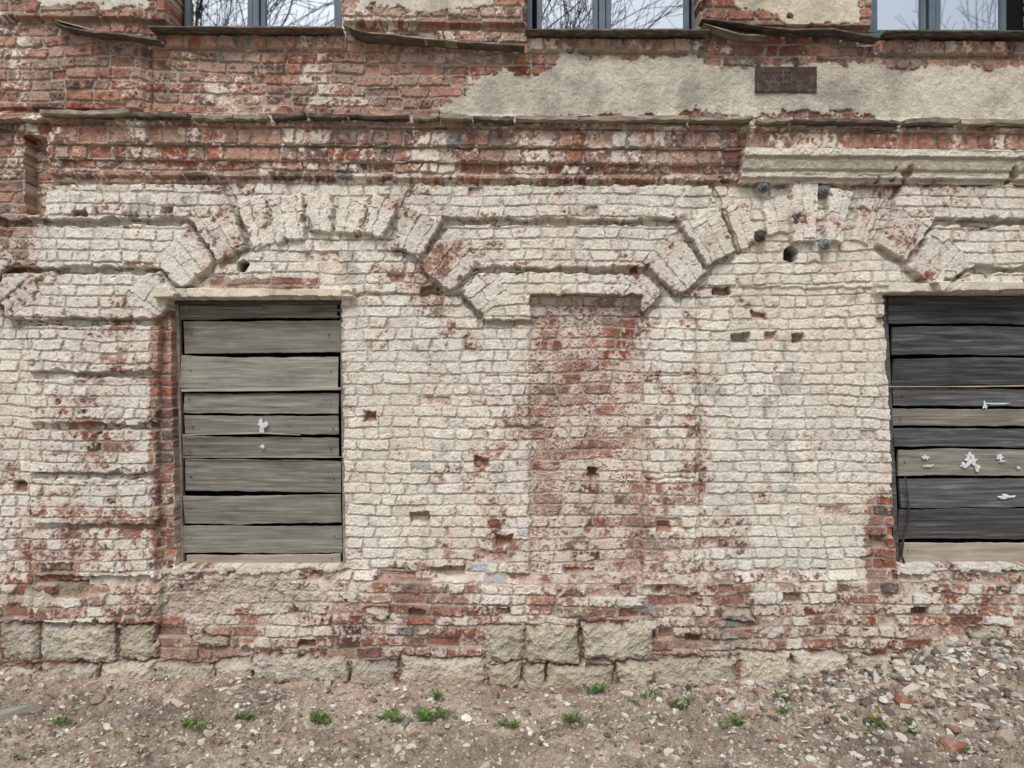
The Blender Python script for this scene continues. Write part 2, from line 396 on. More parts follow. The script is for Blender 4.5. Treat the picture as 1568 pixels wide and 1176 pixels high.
def patch(pts,rag,h,c,relief=0.003,op=1.0,crack=0.35):
    x0=min(p[0] for p in pts)-40;x1=max(p[0] for p in pts)+40;y0=min(p[1] for p in pts)-40;y1=max(p[1] for p in pts)+40
    sl=bbox(x0,y0,x1,y1)
    sd=sdpoly(pts,X[sl],Y[sl])+rag*(n2[sl]*0.7+n3[sl]*0.4+n5[sl]*0.6)
    m=sstep(0,2.5,sd)*op
    flat=B[sl]+h+relief*(n2[sl]+0.8*n3[sl]+0.4*n4[sl])
    H[sl]=H[sl]*(1-m)+flat*m
    cc=srgb(c)[None,None,:]*(0.95+0.15*n2[sl][...,None]+0.13*n3[sl][...,None]+0.12*n5[sl][...,None]+0.06*n4[sl][...,None])
    cmask=sstep(0.3,0.7,fbm(X[sl],Y[sl],120,2,778))
    cr=sstep(0.025,0.0,np.abs(fbm(X[sl],Y[sl],90,3,777)))*crack*cmask
    cc=cc*(1-cr[...,None]); H[sl]-=cr*m*0.006
    e=sstep(5,0,sd)*m*0.12
    cc=cc*(1-e[...,None])
    col[sl]=col[sl]*(1-m[...,None])+cc*m[...,None]
patch([(664,188),(672,160),(715,142),(735,118),(770,106),(812,114),(835,94),(1070,92),(1100,106),(1150,94),(1330,106),(1500,108),(2200,112),(2200,196),(1345,196),(1335,180),(1070,176),(1000,186)],12,0.022,(192,186,172),relief=.005,crack=.6)
patch([(55,-70),(245,-70),(238,20),(170,26),(80,18)],11,0.018,(208,203,190))
patch([(545,-60),(752,-60),(748,14),(660,24),(552,20)],12,0.018,(204,198,184))
patch([(1112,-60),(1312,-60),(1306,40),(1200,52),(1180,30),(1120,28)],8,0.02,(210,201,180))
patch([(110,180),(700,184),(1130,192),(2170,198),(2170,208),(1130,203),(700,196),(110,192)],5,0.006,(166,159,146))
patch([(250,882),(515,880),(520,905),(470,945),(380,930),(300,945),(248,935)],20,0.006,(192,180,166),relief=0.016,op=0.7,crack=0)
patch([(700,882),(1095,882),(1098,900),(990,892),(850,908),(760,892)],12,0.006,(204,186,172),relief=0.007,op=0.7,crack=0)
patch([(0,905),(70,890),(120,915),(60,935),(0,925)],12,0.006,(214,206,192),relief=0.005,op=0.8,crack=0)
patch([(250,868),(526,866),(528,874),(250,878)],7,0.040,(200,192,178),relief=0.007)
patch([(1368,866),(1640,862),(1640,876),(1370,878)],8,0.030,(212,208,198),relief=0.007)
patch([(247,442),(545,442),(545,457),(247,459)],1.6,0.088,(214,207,190),relief=0.002,crack=0)
patch([(1335,433),(1640,433),(1640,449),(1335,451)],1.6,0.088,(216,210,195),relief=0.002,crack=0)
g0=sstep(940,1060,Y+14*n2)*0.35
col=mix(col,srgb((170,153,136)),g0.astype(f4))
def stone(x0,y0,x1,y1,c,h=0.045,s=0):
    j=random.Random(s*7+1); u=lambda a:j.uniform(-a,a)
    pts=[(x0+u(3),y0+u(4)),((x0+x1)/2+u(10),y0+u(4)),(x1+u(3),y0+u(5)),(x1+u(3),(y0+y1)/2),(x1+u(4),y1+u(4)),(x0+u(4),y1+u(4))]
    sl=bbox(x0-14,y0-14,x1+14,y1+14)
    raw=sdpoly(pts,Xw[sl],Yw[sl])+2.0*n3[sl]+2.5*n2[sl]
    gv=sstep(-4,-1,raw)*sstep(2,0,raw)*sstep(-.6,.4,n5[sl]+.3)
    H[sl]-=0.018*gv; col[sl]=col[sl]*(1-0.25*gv[...,None])
    sd=raw-1.0
    m=sstep(0,1.5,sd); dome=sstep(0,11,sd)
    hh=h+0.020*dome+0.011*n3[sl]+0.018*n2[sl]+0.004*n4[sl]
    H[sl]=H[sl]*(1-m)+hh*m
    cc=srgb(c)[None,None,:]*(0.97+0.18*n3[sl][...,None]+0.16*n2[sl][...,None]+.09*n4[sl][...,None])*(0.86+0.14*dome[...,None])
    st_=sstep(0.1,0.8,n5[sl]+0.5*n3[sl])*0.5
    cc=cc*(1-st_[...,None])+srgb((160,140,124))*st_[...,None]
    col[sl]=col[sl]*(1-m[...,None])+cc*m[...,None]
rs=random.Random(8)
stl=[(-180,953,-90,1012),(-88,955,-2,1013),(0,955,64,1012),(66,953,182,1010),(184,953,243,1010),(-90,1014,-4,1046),(0,1014,64,1046),(68,1013,156,1048),(160,1012,240,1048),
(390,998,535,1042),(540,1006,610,1058),(612,1004,743,1062),(745,955,804,1011),(806,955,886,1011),(888,953,1000,1008),(745,1014,796,1060),(800,1016,834,1060),(838,1014,940,1060),(943,1010,999,1060),
(1002,1002,1128,1054),(1130,1000,1210,1050),(1212,998,1296,1045),(1300,998,1390,1045),(245,1012,330,1050),(332,1010,388,1048),(298,972,352,990),(560,930,598,948),(1480,960,1540,985),(1100,930,1150,946)]
for i,s in enumerate(stl):
    a=rs.randint(-18,10); b_=rs.randint(-4,6); stone(*s,(198+a,190+a,174+a-b_),0.045+rs.uniform(-0.025,0.02),i)
holes=[(607,427,26,15),(660,446,32,15),(1105,446,26,14),(641,793,30,18),(1015,806,22,16),(687,875,56,14),(1135,518,28,16),(1165,482,26,12),(1181,515,18,12),(1222,518,18,14),(565,637,20,14),(738,708,22,18),(772,826,26,16),(908,723,16,14),
(1345,828,24,16),(1500,352,26,10),(262,326,18,12),(128,330,20,12),(30,745,20,18),(100,868,36,16),(115,900,50,26),(1405,935,28,16),(770,935,26,14),(640,938,26,14),(1210,915,30,14),(470,985,30,14),(1060,975,26,14)]
rh=random.Random(3)
for (x,y,a,b) in holes:
    sl=bbox(x-a,y-b-6,x+a,y+b+6)
    dep=rh.uniform(.025,.06)
    sd=np.minimum(a/2-np.abs(Xw[sl]-x),b/2-np.abs(Yw[sl]-y))+1.6*n3[sl]; m=sstep(-1,3,sd)
    H[sl]-=dep*m
    cc=srgb(rh.choice([(140,98,78),(156,114,92),(120,92,78),(150,132,110)]))[None,None,:]*(0.9+0.3*n3[sl][...,None])
    col[sl]=col[sl]*(1-m[...,None]*0.85)+cc*m[...,None]*0.85
for (x,y,rr0) in [(373,407,8.5),(1210,390,11),(1203,33,4)]:
    sl=bbox(x-30,y-30,x+30,y+30)
    sd=rr0-np.hypot(Xw[sl]-x,Yw[sl]-y); m=sstep(-1.5,1.5,sd)
    H[sl]-=0.16*m; col[sl]=col[sl]*(1-0.8*m[...,None])
for (x,y,a,b,c) in [(645,713,30,13,(150,154,152)),(735,868,26,14,(182,186,194)),(757,886,40,14,(178,182,188)),(530,268,26,16,(104,106,108)),(1116,955,16,12,(120,130,126)),(1206,748,26,12,(180,182,174)),(697,224,20,20,(118,122,126)),(800,812,20,16,(186,188,194)),(985,930,30,14,(150,150,150)),(620,962,26,12,(130,128,126))]:
    sl=bbox(x-a,y-b,x+a,y+b)
    m=sstep(-1,1.5,np.minimum(a/2-np.abs(Xw[sl]-x),b/2-np.abs(Yw[sl]-y))+n3[sl])*0.8
    cc=srgb(c)[None,None,:]*(0.95+0.15*n3[sl][...,None]); col[sl]=col[sl]*(1-m[...,None])+cc*m[...,None]; H[sl]+=0.004*m
streak=fbm(X*1.0,Y*0.12,10,3,901)
g=np.clip(1.0+0.07*n1+0.07*n5+0.04*streak,0.7,1.25)
soot=sstep(0.7,1.25,n5+0.6*n2+0.2*n3); g*=1-0.34*soot
grv=((rust>-9)&(rust<0.5)&(Y>280))*sstep(-0.5,0.5,n2+0.4); g*=1-0.22*grv
fg=sstep(-7,0,fan)*sstep(1.5,-0.5,fan); g*=1-0.15*fg
col*=g[...,None]
gm=sstep(0.3,1.1,fbm(X,Y,50,3,950)+0.5*n3)*(Yt<236)*0.5*(mold<0)
col=mix(col,srgb((128,122,113)),gm.astype(f4))
col=mix(col,srgb((164,147,131)),(sstep(1022,1052,Y+12*n2)*0.5).astype(f4))

op=np.full_like(X,-50.0)
opens=[([(265,-345),(524,-345),(524,54),(265,54)],-0.30),([(805,-345),(1070,-345),(1070,57),(805,57)],-0.30),([(1326,-345),(1600,-345),(1600,59),(1326,59)],-0.30),
([(262,459),(523,459),(528,866),(270,866)],-0.22),([(1352,451),(1625,451),(1632,864),(1371,864)],-0.22)]
for pts,dp in opens:
    x0=min(p[0] for p in pts)-30;x1=max(p[0] for p in pts)+30;y0=min(p[1] for p in pts)-30;y1=max(p[1] for p in pts)+30
    sl=bbox(x0,y0,x1,y1)
    XX=X[sl]+0.8*(Xw[sl]-X[sl]); YY=Y[sl]+0.3*(Yw[sl]-Y[sl])
    sd=sdpoly(pts,XX,YY); op[sl]=np.maximum(op[sl],sd)
    H[sl]=np.where(sd>0,dp,H[sl])
H[:,0]=-0.6;H[:,-1]=-0.6;H[0,:]=-0.6
co=np.stack([(X-CX)*S,-H,(CY0-Y)*S],-1).reshape(-1,3)
ii=np.arange(Hh*Ww,dtype=np.int32).reshape(Hh,Ww)
q=np.stack([ii[1:,:-1],ii[1:,1:],ii[:-1,1:],ii[:-1,:-1]],-1)
mo=np.minimum(np.minimum(op[1:,:-1],op[1:,1:]),np.minimum(op[:-1,1:],op[:-1,:-1]))
q=q[mo<5]
house=bpy.data.objects.new('brick_building',None); SC.objects.link(house)
wall=add_obj('facade_wall',mesh_np('facade_wall',co,q,col.reshape(-1,3)),M_wall,house)

bx0,bx1=WX(-598),WX(2166); tz=(CY0+516)*S
boxes('building_body',[(bx0,bx1,0.5,9.0,-0.3,tz,0.01)],M_plain,house)
py_mesh('roof',[(bx0-.3,-.35,tz-.02),(bx1+.3,-.35,tz-.02),(bx1+.3,9.3,tz-.02),(bx0-.3,9.3,tz-.02),(bx0-.3,4.5,tz+2.6),(bx1+.3,4.5,tz+2.6),],
 [[0,1,5,4],[2,3,4,5],[1,2,5],[3,0,4],[3,2,1,0]],M_roof,house)

def upper_window(fr, inner, yb, ytop=-345, dep=0.13):
    lst=[]; pane=[]
    def bx(a,b,c,d,d0,d1): lst.append((WX(a,dep),WX(b,dep),d0,d1,WZ(d,dep),WZ(c,dep),0.004))
    bx(fr[0],fr[1],yb-9,yb,dep,dep+.07)
    bx(fr[0],fr[0]+9,ytop,yb-9.4,dep,dep+.07); bx(fr[1]-9,fr[1],ytop,yb-9.4,dep,dep+.07)
    bx(fr[0]+9.4,fr[1]-9.4,ytop,ytop+12,dep,dep+.07)
    for (a,b) in inner:
        bx(a-8,a,ytop+12.4,yb-9.6,dep+.012,dep+.06); bx(b,b+8,ytop+12.4,yb-9.6,dep+.012,dep+.06)
        bx(a+.2,b-.2,yb-15,yb-9.7,dep+.012,dep+.06)
        bx(a+.2,b-.2,ytop+12.5,ytop+22,dep+.012,dep+.06)
        bx(a+.2,b-.2,-232,-222,dep+.013,dep+.058)
        pane.append((WX(a-3,dep),WX(b+3,dep),dep+.035,dep+.041,WZ(yb-13,dep),WZ(ytop+15,dep),0))
    m=(inner[0][1]+inner[1][0])/2
    bx(m-5,m+5,ytop+12.2,yb-9.5,dep-.008,dep+.065)
    boxes('window_frame',lst,M_frame,house); boxes('window_pane',pane,mg,house)
upper_window((266,524),[(289,378),(406,511)],54)
upper_window((806,1069),[(830,908),(936,1048)],57)
upper_window((1328,1600),[(1345,1412),(1442,1535)],59)
for (a,b,y) in [(266,524,54),(806,1069,57),(1328,1600,59)]:
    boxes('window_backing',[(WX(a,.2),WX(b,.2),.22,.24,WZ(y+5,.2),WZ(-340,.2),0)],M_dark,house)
for k,(a,b,y) in enumerate([(243,530,57),(806,1078,61),(1340,1615,63)]):
    strip('window_sill_flashing',[(WX(a),-.045,WZ(y)),(WX((a+b)/2),-.045,WZ(y+.5)),(WX(b),-.045,WZ(y+1))],.006,.25,M_felt,house,.002,k,14)
    strip('inner_sill',[(WX(a+20),.10,WZ(y-3)),(WX(b-5),.10,WZ(y-3))],.006,.16,M_tile,house,.001,k)
def P(pts,dep): return [(WX(x,dep),dep,WZ(y,dep)) for x,y in pts]
fl=[([(88,40),(115,48),(150,54),(200,58),(246,66)],.008),([(92,36),(120,44),(150,52)],.005),([(528,42),(545,54),(570,61),(640,64),(720,70),(803,74)],.008),([(528,44),(555,54),(640,62),(700,68)],.005),([(1072,34),(1100,36),(1150,44),(1210,51),(1270,50),(1342,63)],.008),([(1075,42),(1130,57),(1170,61)],.006)]
for k,(pp,h) in enumerate(fl):
    strip('bent_flashing',P(pp,-.11+0.012*(k%3)),h,.12,(M_felt,M_tile)[k%2],house,.0030,40+k,5,0.6,0.4)
r=random.Random(12); x=84; k=0
while x<2150:
    L=r.choice([r.uniform(30,70),r.uniform(70,170)]); x2=min(x+L,2160)
    y=194+0.009*(x-784)+r.uniform(-3,3); y2=194+0.009*(x2-784)+r.uniform(-3,3)
    dd=-.105-r.uniform(0,.035)
    strip('ledge_slab',[(WX(x+1),dd,WZ(y)-.0),(WX((x+x2)/2),dd,WZ((y+y2)/2+r.uniform(-1.5,1.5))),(WX(x2-1),dd-r.uniform(0,.02),WZ(y2))],r.uniform(.012,.024),.15,M_tile if r.random()<.78 else M_felt,house,.006,k+70,8,0,.2)
    x=x2+r.choice([0,0,1,5]); k+=1
plate=strip('rusty_plate',[(WX(1157,-.06),-.052,WZ(121,-.06)),(WX(1251,-.06),-.052,WZ(121,-.06))],.098,.012,M_iron,house,.002,3,10)
V=[];F=[]
def cyl(cx,cz,y0,y1,r0,r1,n=14):
    o=len(V)
    for i in range(n):
        a=2*math.pi*i/n; V.append((cx+r0*math.cos(a),y0,cz+r0*math.sin(a)))
    for i in range(n):
        a=2*math.pi*i/n; V.append((cx+r1*math.cos(a),y1,cz+r1*math.sin(a)))
    for i in range(n): F.append([o+i,o+(i+1)%n,o+n+(i+1)%n,o+n+i])
    F.append([o+n+i for i in range(n)]); F.append([o+n-1-i for i in range(n)])
for a in range(7):
    for b in range(3):
        cyl(WX(1170+a*6.5,-.06),WZ(110+b*9,-.06),-.055,-.064,.007,.005,6)
py_mesh('plate_rivets',V,F,M_iron,house)
for (px,py,m) in [(1170,285,M_cer),(1262,291,M_cer),(1165,361,M_iron),(1265,373,M_cer)]:
    V=[];F=[]
    X0=WX(px,-.08);Z0=WZ(py,-.08)
    cyl(X0,Z0,0.05,-.05,.022,.024); cyl(X0,Z0,-.045,-.06,.042,.046); cyl(X0,Z0,-.06,-.078,.046,.036); cyl(X0,Z0,-.078,-.10,.024,.020); cyl(X0,Z0,-.10,-.12,.010,.008,8)
    cyl(X0+.035,Z0+.025,-.03,-.07,.016,.014,8); cyl(X0-.03,Z0+.03,-.03,-.06,.012,.010,8)
    py_mesh('wire_insulator',V,F,m,house)

def boarded(x0t,x1t,x0b,x1b,ytop,ybot,rows,dep,seed):
    rr=random.Random(seed)
    def xl(y,a,b): return a+(b-a)*(y-ytop)/(ybot-ytop)
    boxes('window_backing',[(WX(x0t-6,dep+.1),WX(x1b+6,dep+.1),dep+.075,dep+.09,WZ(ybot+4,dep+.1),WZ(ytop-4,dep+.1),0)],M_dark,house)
    for i,(a,b,kind) in enumerate(rows):
        m={'g':M_wood,'d':M_woodd,'l':M_woodl}[kind]
        xa=xl((a+b)/2,x0t,x0b)+rr.uniform(-3,5); xb=xl((a+b)/2,x1t,x1b)+rr.uniform(-4,2)
        yc=(a+b)/2; dd=dep+rr.uniform(-.012,.010)
        t=rr.uniform(-1.8,1.8); sg=rr.uniform(-1.5,2)
        pts=[(xa,yc-t),((2*xa+xb)/3,yc-t*.3+sg),((xa+2*xb)/3,yc+t*.3+sg*.6),(xb,yc+t)]
        strip('window_board',[(WX(x,dd),dd,WZ(y,dd)) for k,(x,y) in enumerate(pts)],(b-a)/2*S*(D+dd)/D-.003,.026,m,house,.0032,seed*31+i,10,rr.uniform(-.2,.2))
    global V,F
    V=[];F=[]
    for (a,b,kd) in rows:
        for xx in (xl(a,x0t,x0b)+14+rr.uniform(-3,3),xl(a,x1t,x1b)-14+rr.uniform(-3,3)):
            cyl(WX(xx,dep),WZ((a+b)/2+rr.uniform(-6,6),dep),dep-.01,dep-.026,.005,.004,6)
    py_mesh('nail_heads',V,F,M_iron,house)
rowsL=[(467,489,'g'),(491,541,'g'),(545,597,'g'),(601,633,'g'),(636,665,'g'),(668,700,'g'),(703,753,'g'),(757,802,'g'),(805,847,'g'),(848,866,'l')]
boarded(278,520,282,525,462,866,rowsL,.10,4)
rowsR=[(454,498,'d'),(501,545,'d'),(548,591,'d'),(595,623,'d'),(626,653,'g'),(656,685,'d'),(688,729,'g'),(732,776,'d'),(779,827,'d'),(830,864,'l')]
boarded(1357,1628,1378,1636,452,866,rowsR,.09,9)
strip('frame_head',P([(268,464),(526,464)],.075),.013,.05,M_woodd,house,.002,1,14)
# leaning frame jambs
def jamb(pt,pb,w,dep,m,seed):
    rr=random.Random(seed); V=[];F=[]; n=16
    for i in range(n+1):
        t=i/n; x=pt[0]+(pb[0]-pt[0])*t; y=pt[1]+(pb[1]-pt[1])*t
        ww=w*(1+rr.uniform(-.08,.08))
        for (dx,dy) in ((-ww/2,0),(ww/2,0),(ww/2,.05),(-ww/2,.05)):
            V.append((WX(x+dx,dep),dep+dy,WZ(y,dep)))
    for i in range(n):
        for k in range(4): F.append([i*4+k,i*4+(k+1)%4,i*4+4+(k+1)%4,i*4+4+k])
    F.append([0,1,2,3]); F.append([n*4+3,n*4+2,n*4+1,n*4])
    py_mesh('frame_jamb',V,F,m,house)
jamb((267,462),(274,868),13,.078,M_woodl,1); jamb((524,462),(529,868),7,.085,M_wood,2); jamb((1354,454),(1374,868),8,.08,M_woodd,3)
for k,(a,b,y) in enumerate([(285,520,484),(300,402,471),(405,522,474)]):
    strip('thin_batten',P([(a,y),(b,y+1)],.07+0.004*k),.007,.012,M_wood,house,.001,5+k)
for k,(pp,h) in enumerate([([(278,598),(400,597),(522,595)],.009),([(280,666),(400,663),(460,666)],.004),([(281,700),(523,700)],.004),([(1358,592),(1500,592),(1600,590)],.005)]):
    strip('thin_batten',P(pp,.064),h,.012,M_woodl,house,.0015,15+k)
def scrap(px,py,w,h,dep,seed,mat=M_paper_graffiti):
    rr=random.Random(seed); n=15; V=[];F=[]
    X0=WX(px,dep);Z0=WZ(py,dep)
    V.append((X0,dep-.004,Z0))
    for i in range(n):
        a=2*math.pi*i/n; q_=rr.uniform(.35,1.15)
        V.append((X0+w*S/2*q_*math.cos(a),dep-rr.uniform(0,.005),Z0+h*S/2*q_*math.sin(a)))
    for i in range(n): F.append([0,1+i,1+(i+1)%n])
    py_mesh('paper_graffiti_bit',V,F,mat,house)
scrap(402,652,20,22,.07,5); scrap(402,684,8,8,.07,2)
for i,(x,y,w,h) in enumerate([(1484,698,14,14),(1488,706,24,20),(1476,712,12,9),(1496,716,9,14),(1418,700,14,10),(1422,713,18,6),(1532,700,12,12),(1541,760,30,8),(1534,706,22,5),(1526,618,46,4),(1508,621,9,14),(1560,716,10,6)]):
    scrap(x,y,w,h,.060,20+i)  # white graffiti spots on the right boards, modelled as thin paper-like scraps
def tube_path(pts,rad,n=6):
    V=[];F=[]
    for i,p in enumerate(pts):
        rr_=rad*(1-0.6*i/len(pts))
        for k in range(n):
            a=2*math.pi*k/n; V.append((p[0]+rr_*math.cos(a),p[1]+rr_*math.sin(a),p[2]))
    for i in range(len(pts)-1):
        for k in range(n):
            F.append([i*n+k,i*n+(k+1)%n,(i+1)*n+(k+1)%n,(i+1)*n+k])
    return V,F
Vt,Ft=tube_path(P([(1388,872),(1380,850),(1384,820),(1392,790),(1390,760),(1386,730)],.03),.012)
py_mesh('rusty_bracket',Vt,Ft,M_iron,house,True)

# ------------------------------------------------------------ ground
gx=np.array([-600,-400,-200,0,150,240,400,540,750,1000,1200,1300,1400,1568,1800,2200]); gzv=np.array([.10,.10,.10,.08,.03,0,.02,-.03,-.05,-.05,-.02,.06,.20,.29,.28,.15])
def ground_z(x,y):
    x=np.asarray(x,np.float64); y=np.asarray(y,np.float64)
    pr=np.interp(x/S+CX,gx,gzv)
    dist=np.clip(-y,0,None)
    fall=np.exp(-(dist/0.85)**1.6)
    px=x/S; py=y/S
    near=np.exp(-np.clip(np.hypot(x,y)-6,0,None)/10)
    pile=0.12*np.exp(-((x-3.3)/1.0)**2-((y+0.45)/0.35)**2)
    return pr*fall+pile+(0.030*fbm(px,py,70,3,61)+0.018*fbm(px,py,16,3,62)+0.008*fbm(px,py,4,2,63))*near
xa=np.concatenate([-np.geomspace(260,5,28),np.arange(-4.9,4.9,0.010),np.geomspace(5,260,28)])
ya=np.concatenate([-np.geomspace(260,2.3,32),np.arange(-2.25,0.12,0.009),[0.3,0.6,2,8,20,60,260]])
GX,GY=np.meshgrid(xa,ya); GZ=ground_z(GX,GY)
px=GX/S;py_=GY/S
a1=fbm(px,py_,110,3,71);a2=fbm(px,py_,22,4,72);a3=fbm(px,py_,5,3,73,.7)
gc=srgb((168,154,138))[None,None,:]*(0.93+0.12*a1+0.18*a2+0.26*a3)[...,None]
gc=gc.astype(f4)
def gmix(c,m):
    global gc
    gc=gc*(1-m[...,None])+srgb(c)*m[...,None]
gmix((196,178,162),sstep(0.1,0.8,a1+.4*a2)*.55*np.exp(-np.abs(GY)/.9))
gmix((186,156,140),np.exp(-np.abs(GY)/.25)*.45)
gmix((96,86,76),sstep(0.2,0.9,-a1+.6*a3)*.5)
gmix((92,84,76),sstep(0.45,1.0,-a2+.6*a3)*.6)
gmix((210,205,194),sstep(0.5,1.0,a2*.6+a3*.8)*.7)
ii=np.arange(GX.size,dtype=np.int32).reshape(GX.shape)
q=np.stack([ii[:-1,:-1],ii[:-1,1:],ii[1:,1:],ii[1:,:-1]],-1).reshape(-1,4)
add_obj('ground',mesh_np('ground',np.stack([GX,GY,GZ],-1).reshape(-1,3),q,np.clip(gc,0,1).reshape(-1,3)),M_ground)

import bmesh
def ico(s):
    bm=bmesh.new(); bmesh.ops.create_icosphere(bm,subdivisions=s,radius=1); bm.verts.ensure_lookup_table()
    a=np.array([v.co[:] for v in bm.verts]); b=np.array([[v.index for v in f.verts] for f in bm.faces]); bm.free(); return a,b
IV,IF=ico(1); IV2,IF2=ico(2)
rg=np.random.default_rng(44)
def stones(name,pos,size,cols,iv,iff,angular=0.35):
    n=len(pos); nv=len(iv)
    v=np.repeat(iv[None],n,0)
    v=v*(1+angular*(rg.random((n,nv,1))-0.5))
    for _ in range(6):
        nrm=rg.normal(size=(n,1,3)); nrm/=np.linalg.norm(nrm,axis=2,keepdims=True)
        dd=(v*nrm).sum(2,keepdims=True); lim=rg.uniform(.25,.65,(n,1,1))
        v=v-nrm*np.maximum(dd-lim,0)
    sc=rg.uniform(.6,1.35,(n,1,3)); sc[:,:,2]*=.7
    v=v*sc*size[:,None,None]
    a=rg.uniform(0,6.28,n); ca,sa=np.cos(a)[:,None],np.sin(a)[:,None]
    x=v[...,0]*ca-v[...,1]*sa; y=v[...,0]*sa+v[...,1]*ca; v=np.stack([x,y,v[...,2]],-1)
    v+=pos[:,None,:]
    f=(iff[None]+ (np.arange(n)*nv)[:,None,None]).reshape(-1,3)
    c=np.repeat(cols[:,None,:],nv,1).reshape(-1,3)
    return add_obj(name,mesh_np(name,v.reshape(-1,3),f,c,False,3),M_rub)
pcol=np.array([srgb(c) for c in [(218,213,203),(200,192,179),(226,222,213),(184,174,160),(150,143,133),(160,126,110),(128,116,105),(192,182,166),(140,131,120),(108,102,95),(212,207,194),(176,156,142)]])
N=32000
x=rg.uniform(-4.6,4.6,N); y=-np.abs(rg.uniform(0.0,1,N)**0.85)*2.1-0.03
dens=fbm(x/S,y/S,60,3,81); keep=(dens+0.5*rg.normal(size=N)>-0.1)|(rg.random(N)<.2)
x=x[keep];y=y[keep];N=len(x)
sz=0.004+0.012*rg.random(N)**3+0.026*rg.random(N)**12
cc=pcol[rg.integers(0,12,N)]*rg.uniform(.75,1.05,(N,1))
stones('gravel',np.stack([x,y,ground_z(x,y)+sz*.15],-1),sz,cc,IV,IF)
N=4200
x=rg.normal(3.1,0.9,N); y=-np.abs(rg.normal(0.35,0.38,N))-.02
sz=0.008+0.042*rg.random(N)**4
cc=pcol[rg.integers(0,12,N)]*rg.uniform(.7,1.03,(N,1))
stones('rubble_pile',np.stack([x,y,ground_z(x,y)+sz*.2],-1),sz,cc,IV2,IF2,.3)
N=1300
x=rg.uniform(-4.4,4.4,N); y=-rg.uniform(0.03,1.8,N)
sz=0.011+0.026*rg.random(N)**3.5
cc=pcol[rg.choice([0,1,2,3,5,7,10,10,2,4,6],N)]*rg.uniform(.8,1.05,(N,1))
stones('plaster_fragments',np.stack([x,y,ground_z(x,y)+sz*.2],-1),sz,cc,IV2,IF2,.3)
def gp(px,py,z=0.0):
    for _ in range(4):
        d=(CAMZ-z)/((py-588)*S/D); y=-D+d; x=(px-CX)*S/D*d; z=float(ground_z(x,y))
    return x,y,z
big=[(25,1090,.16,(156,152,146)),(270,1078,.11,(206,192,178)),(425,1085,.13,(204,194,182)),(350,1060,.11,(200,184,170)),(455,1106,.06,(222,220,212)),(510,1082,.05,(218,211,202)),(640,1088,.06,(120,116,110)),(620,1112,.07,(128,122,116)),(500,1046,.12,(180,170,160)),(430,1040,.10,(192,182,168)),(800,1052,.06,(190,180,164)),(905,1052,.07,(196,186,170)),(1440,1040,.10,(204,196,182)),(1520,1030,.11,(186,178,166)),(1395,1050,.09,(210,202,188)),(1335,1020,.08,(210,196,180)),(1500,1000,.09,(214,207,196)),(1545,1090,.10,(180,168,152)),(1290,1105,.06,(212,204,192)),(1200,1060,.05,(194,186,172)),(150,1072,.06,(170,150,136)),(365,1098,.05,(148,138,128)),(60,1140,.035,(216,210,200)),(716,1142,.035,(218,214,203)),(870,1160,.035,(218,214,203)),(480,1150,.04,(218,214,206)),(1120,1150,.035,(212,206,194)),(555,1135,.035,(208,200,188)),(1230,1135,.04,(216,210,200)),(1480,1130,.05,(206,198,184)),(1350,1150,.04,(214,208,198)),(220,1148,.03,(200,190,178)),(1430,1000,.08,(200,190,176)),(1555,1010,.10,(190,182,170))]
ps=np.array([gp(a,b) for a,b,_,_ in big]); sz=np.array([s[2] for s in big]); cb=np.array([srgb(s[3]) for s in big])*.95
IV3,IF3=ico(3)
stones('rubble_stones',ps,sz*.75,cb,IV3,IF3,.06)
from mathutils import Vector, Matrix, Euler
rb=random.Random(6)
for (a,b,L,rz,rx) in [(1462,1085,.17,.4,.25),(1384,1068,.08,1.2,.5)]:
    x,y,z=gp(a,b)
    bm=bmesh.new(); bmesh.ops.create_cube(bm,size=1)
    bmesh.ops.subdivide_edges(bm,edges=bm.edges[:],cuts=6,use_grid_fill=True)
    M=Matrix.Translation((x,y,z+.012))@Euler((rx,.15,rz)).to_matrix().to_4x4()
    cl=Vector((rb.uniform(-1,1),rb.uniform(-1,1),1)).normalized()
    for v in bm.verts:
        p=v.co.copy(); k=max(0,p.length-.70); p*=1-k*.5
        e=max(0,p.dot(cl)-.45); p-=cl*e
        p+=Vector([rb.uniform(-.02,.02) for _ in range(3)])
        v.co=M@Vector((p.x*L,p.y*.11,p.z*.065))
    me=bpy.data.meshes.new('loose_brick'); bm.to_mesh(me); bm.free(); add_obj('loose_brick',me,M_lbrick)

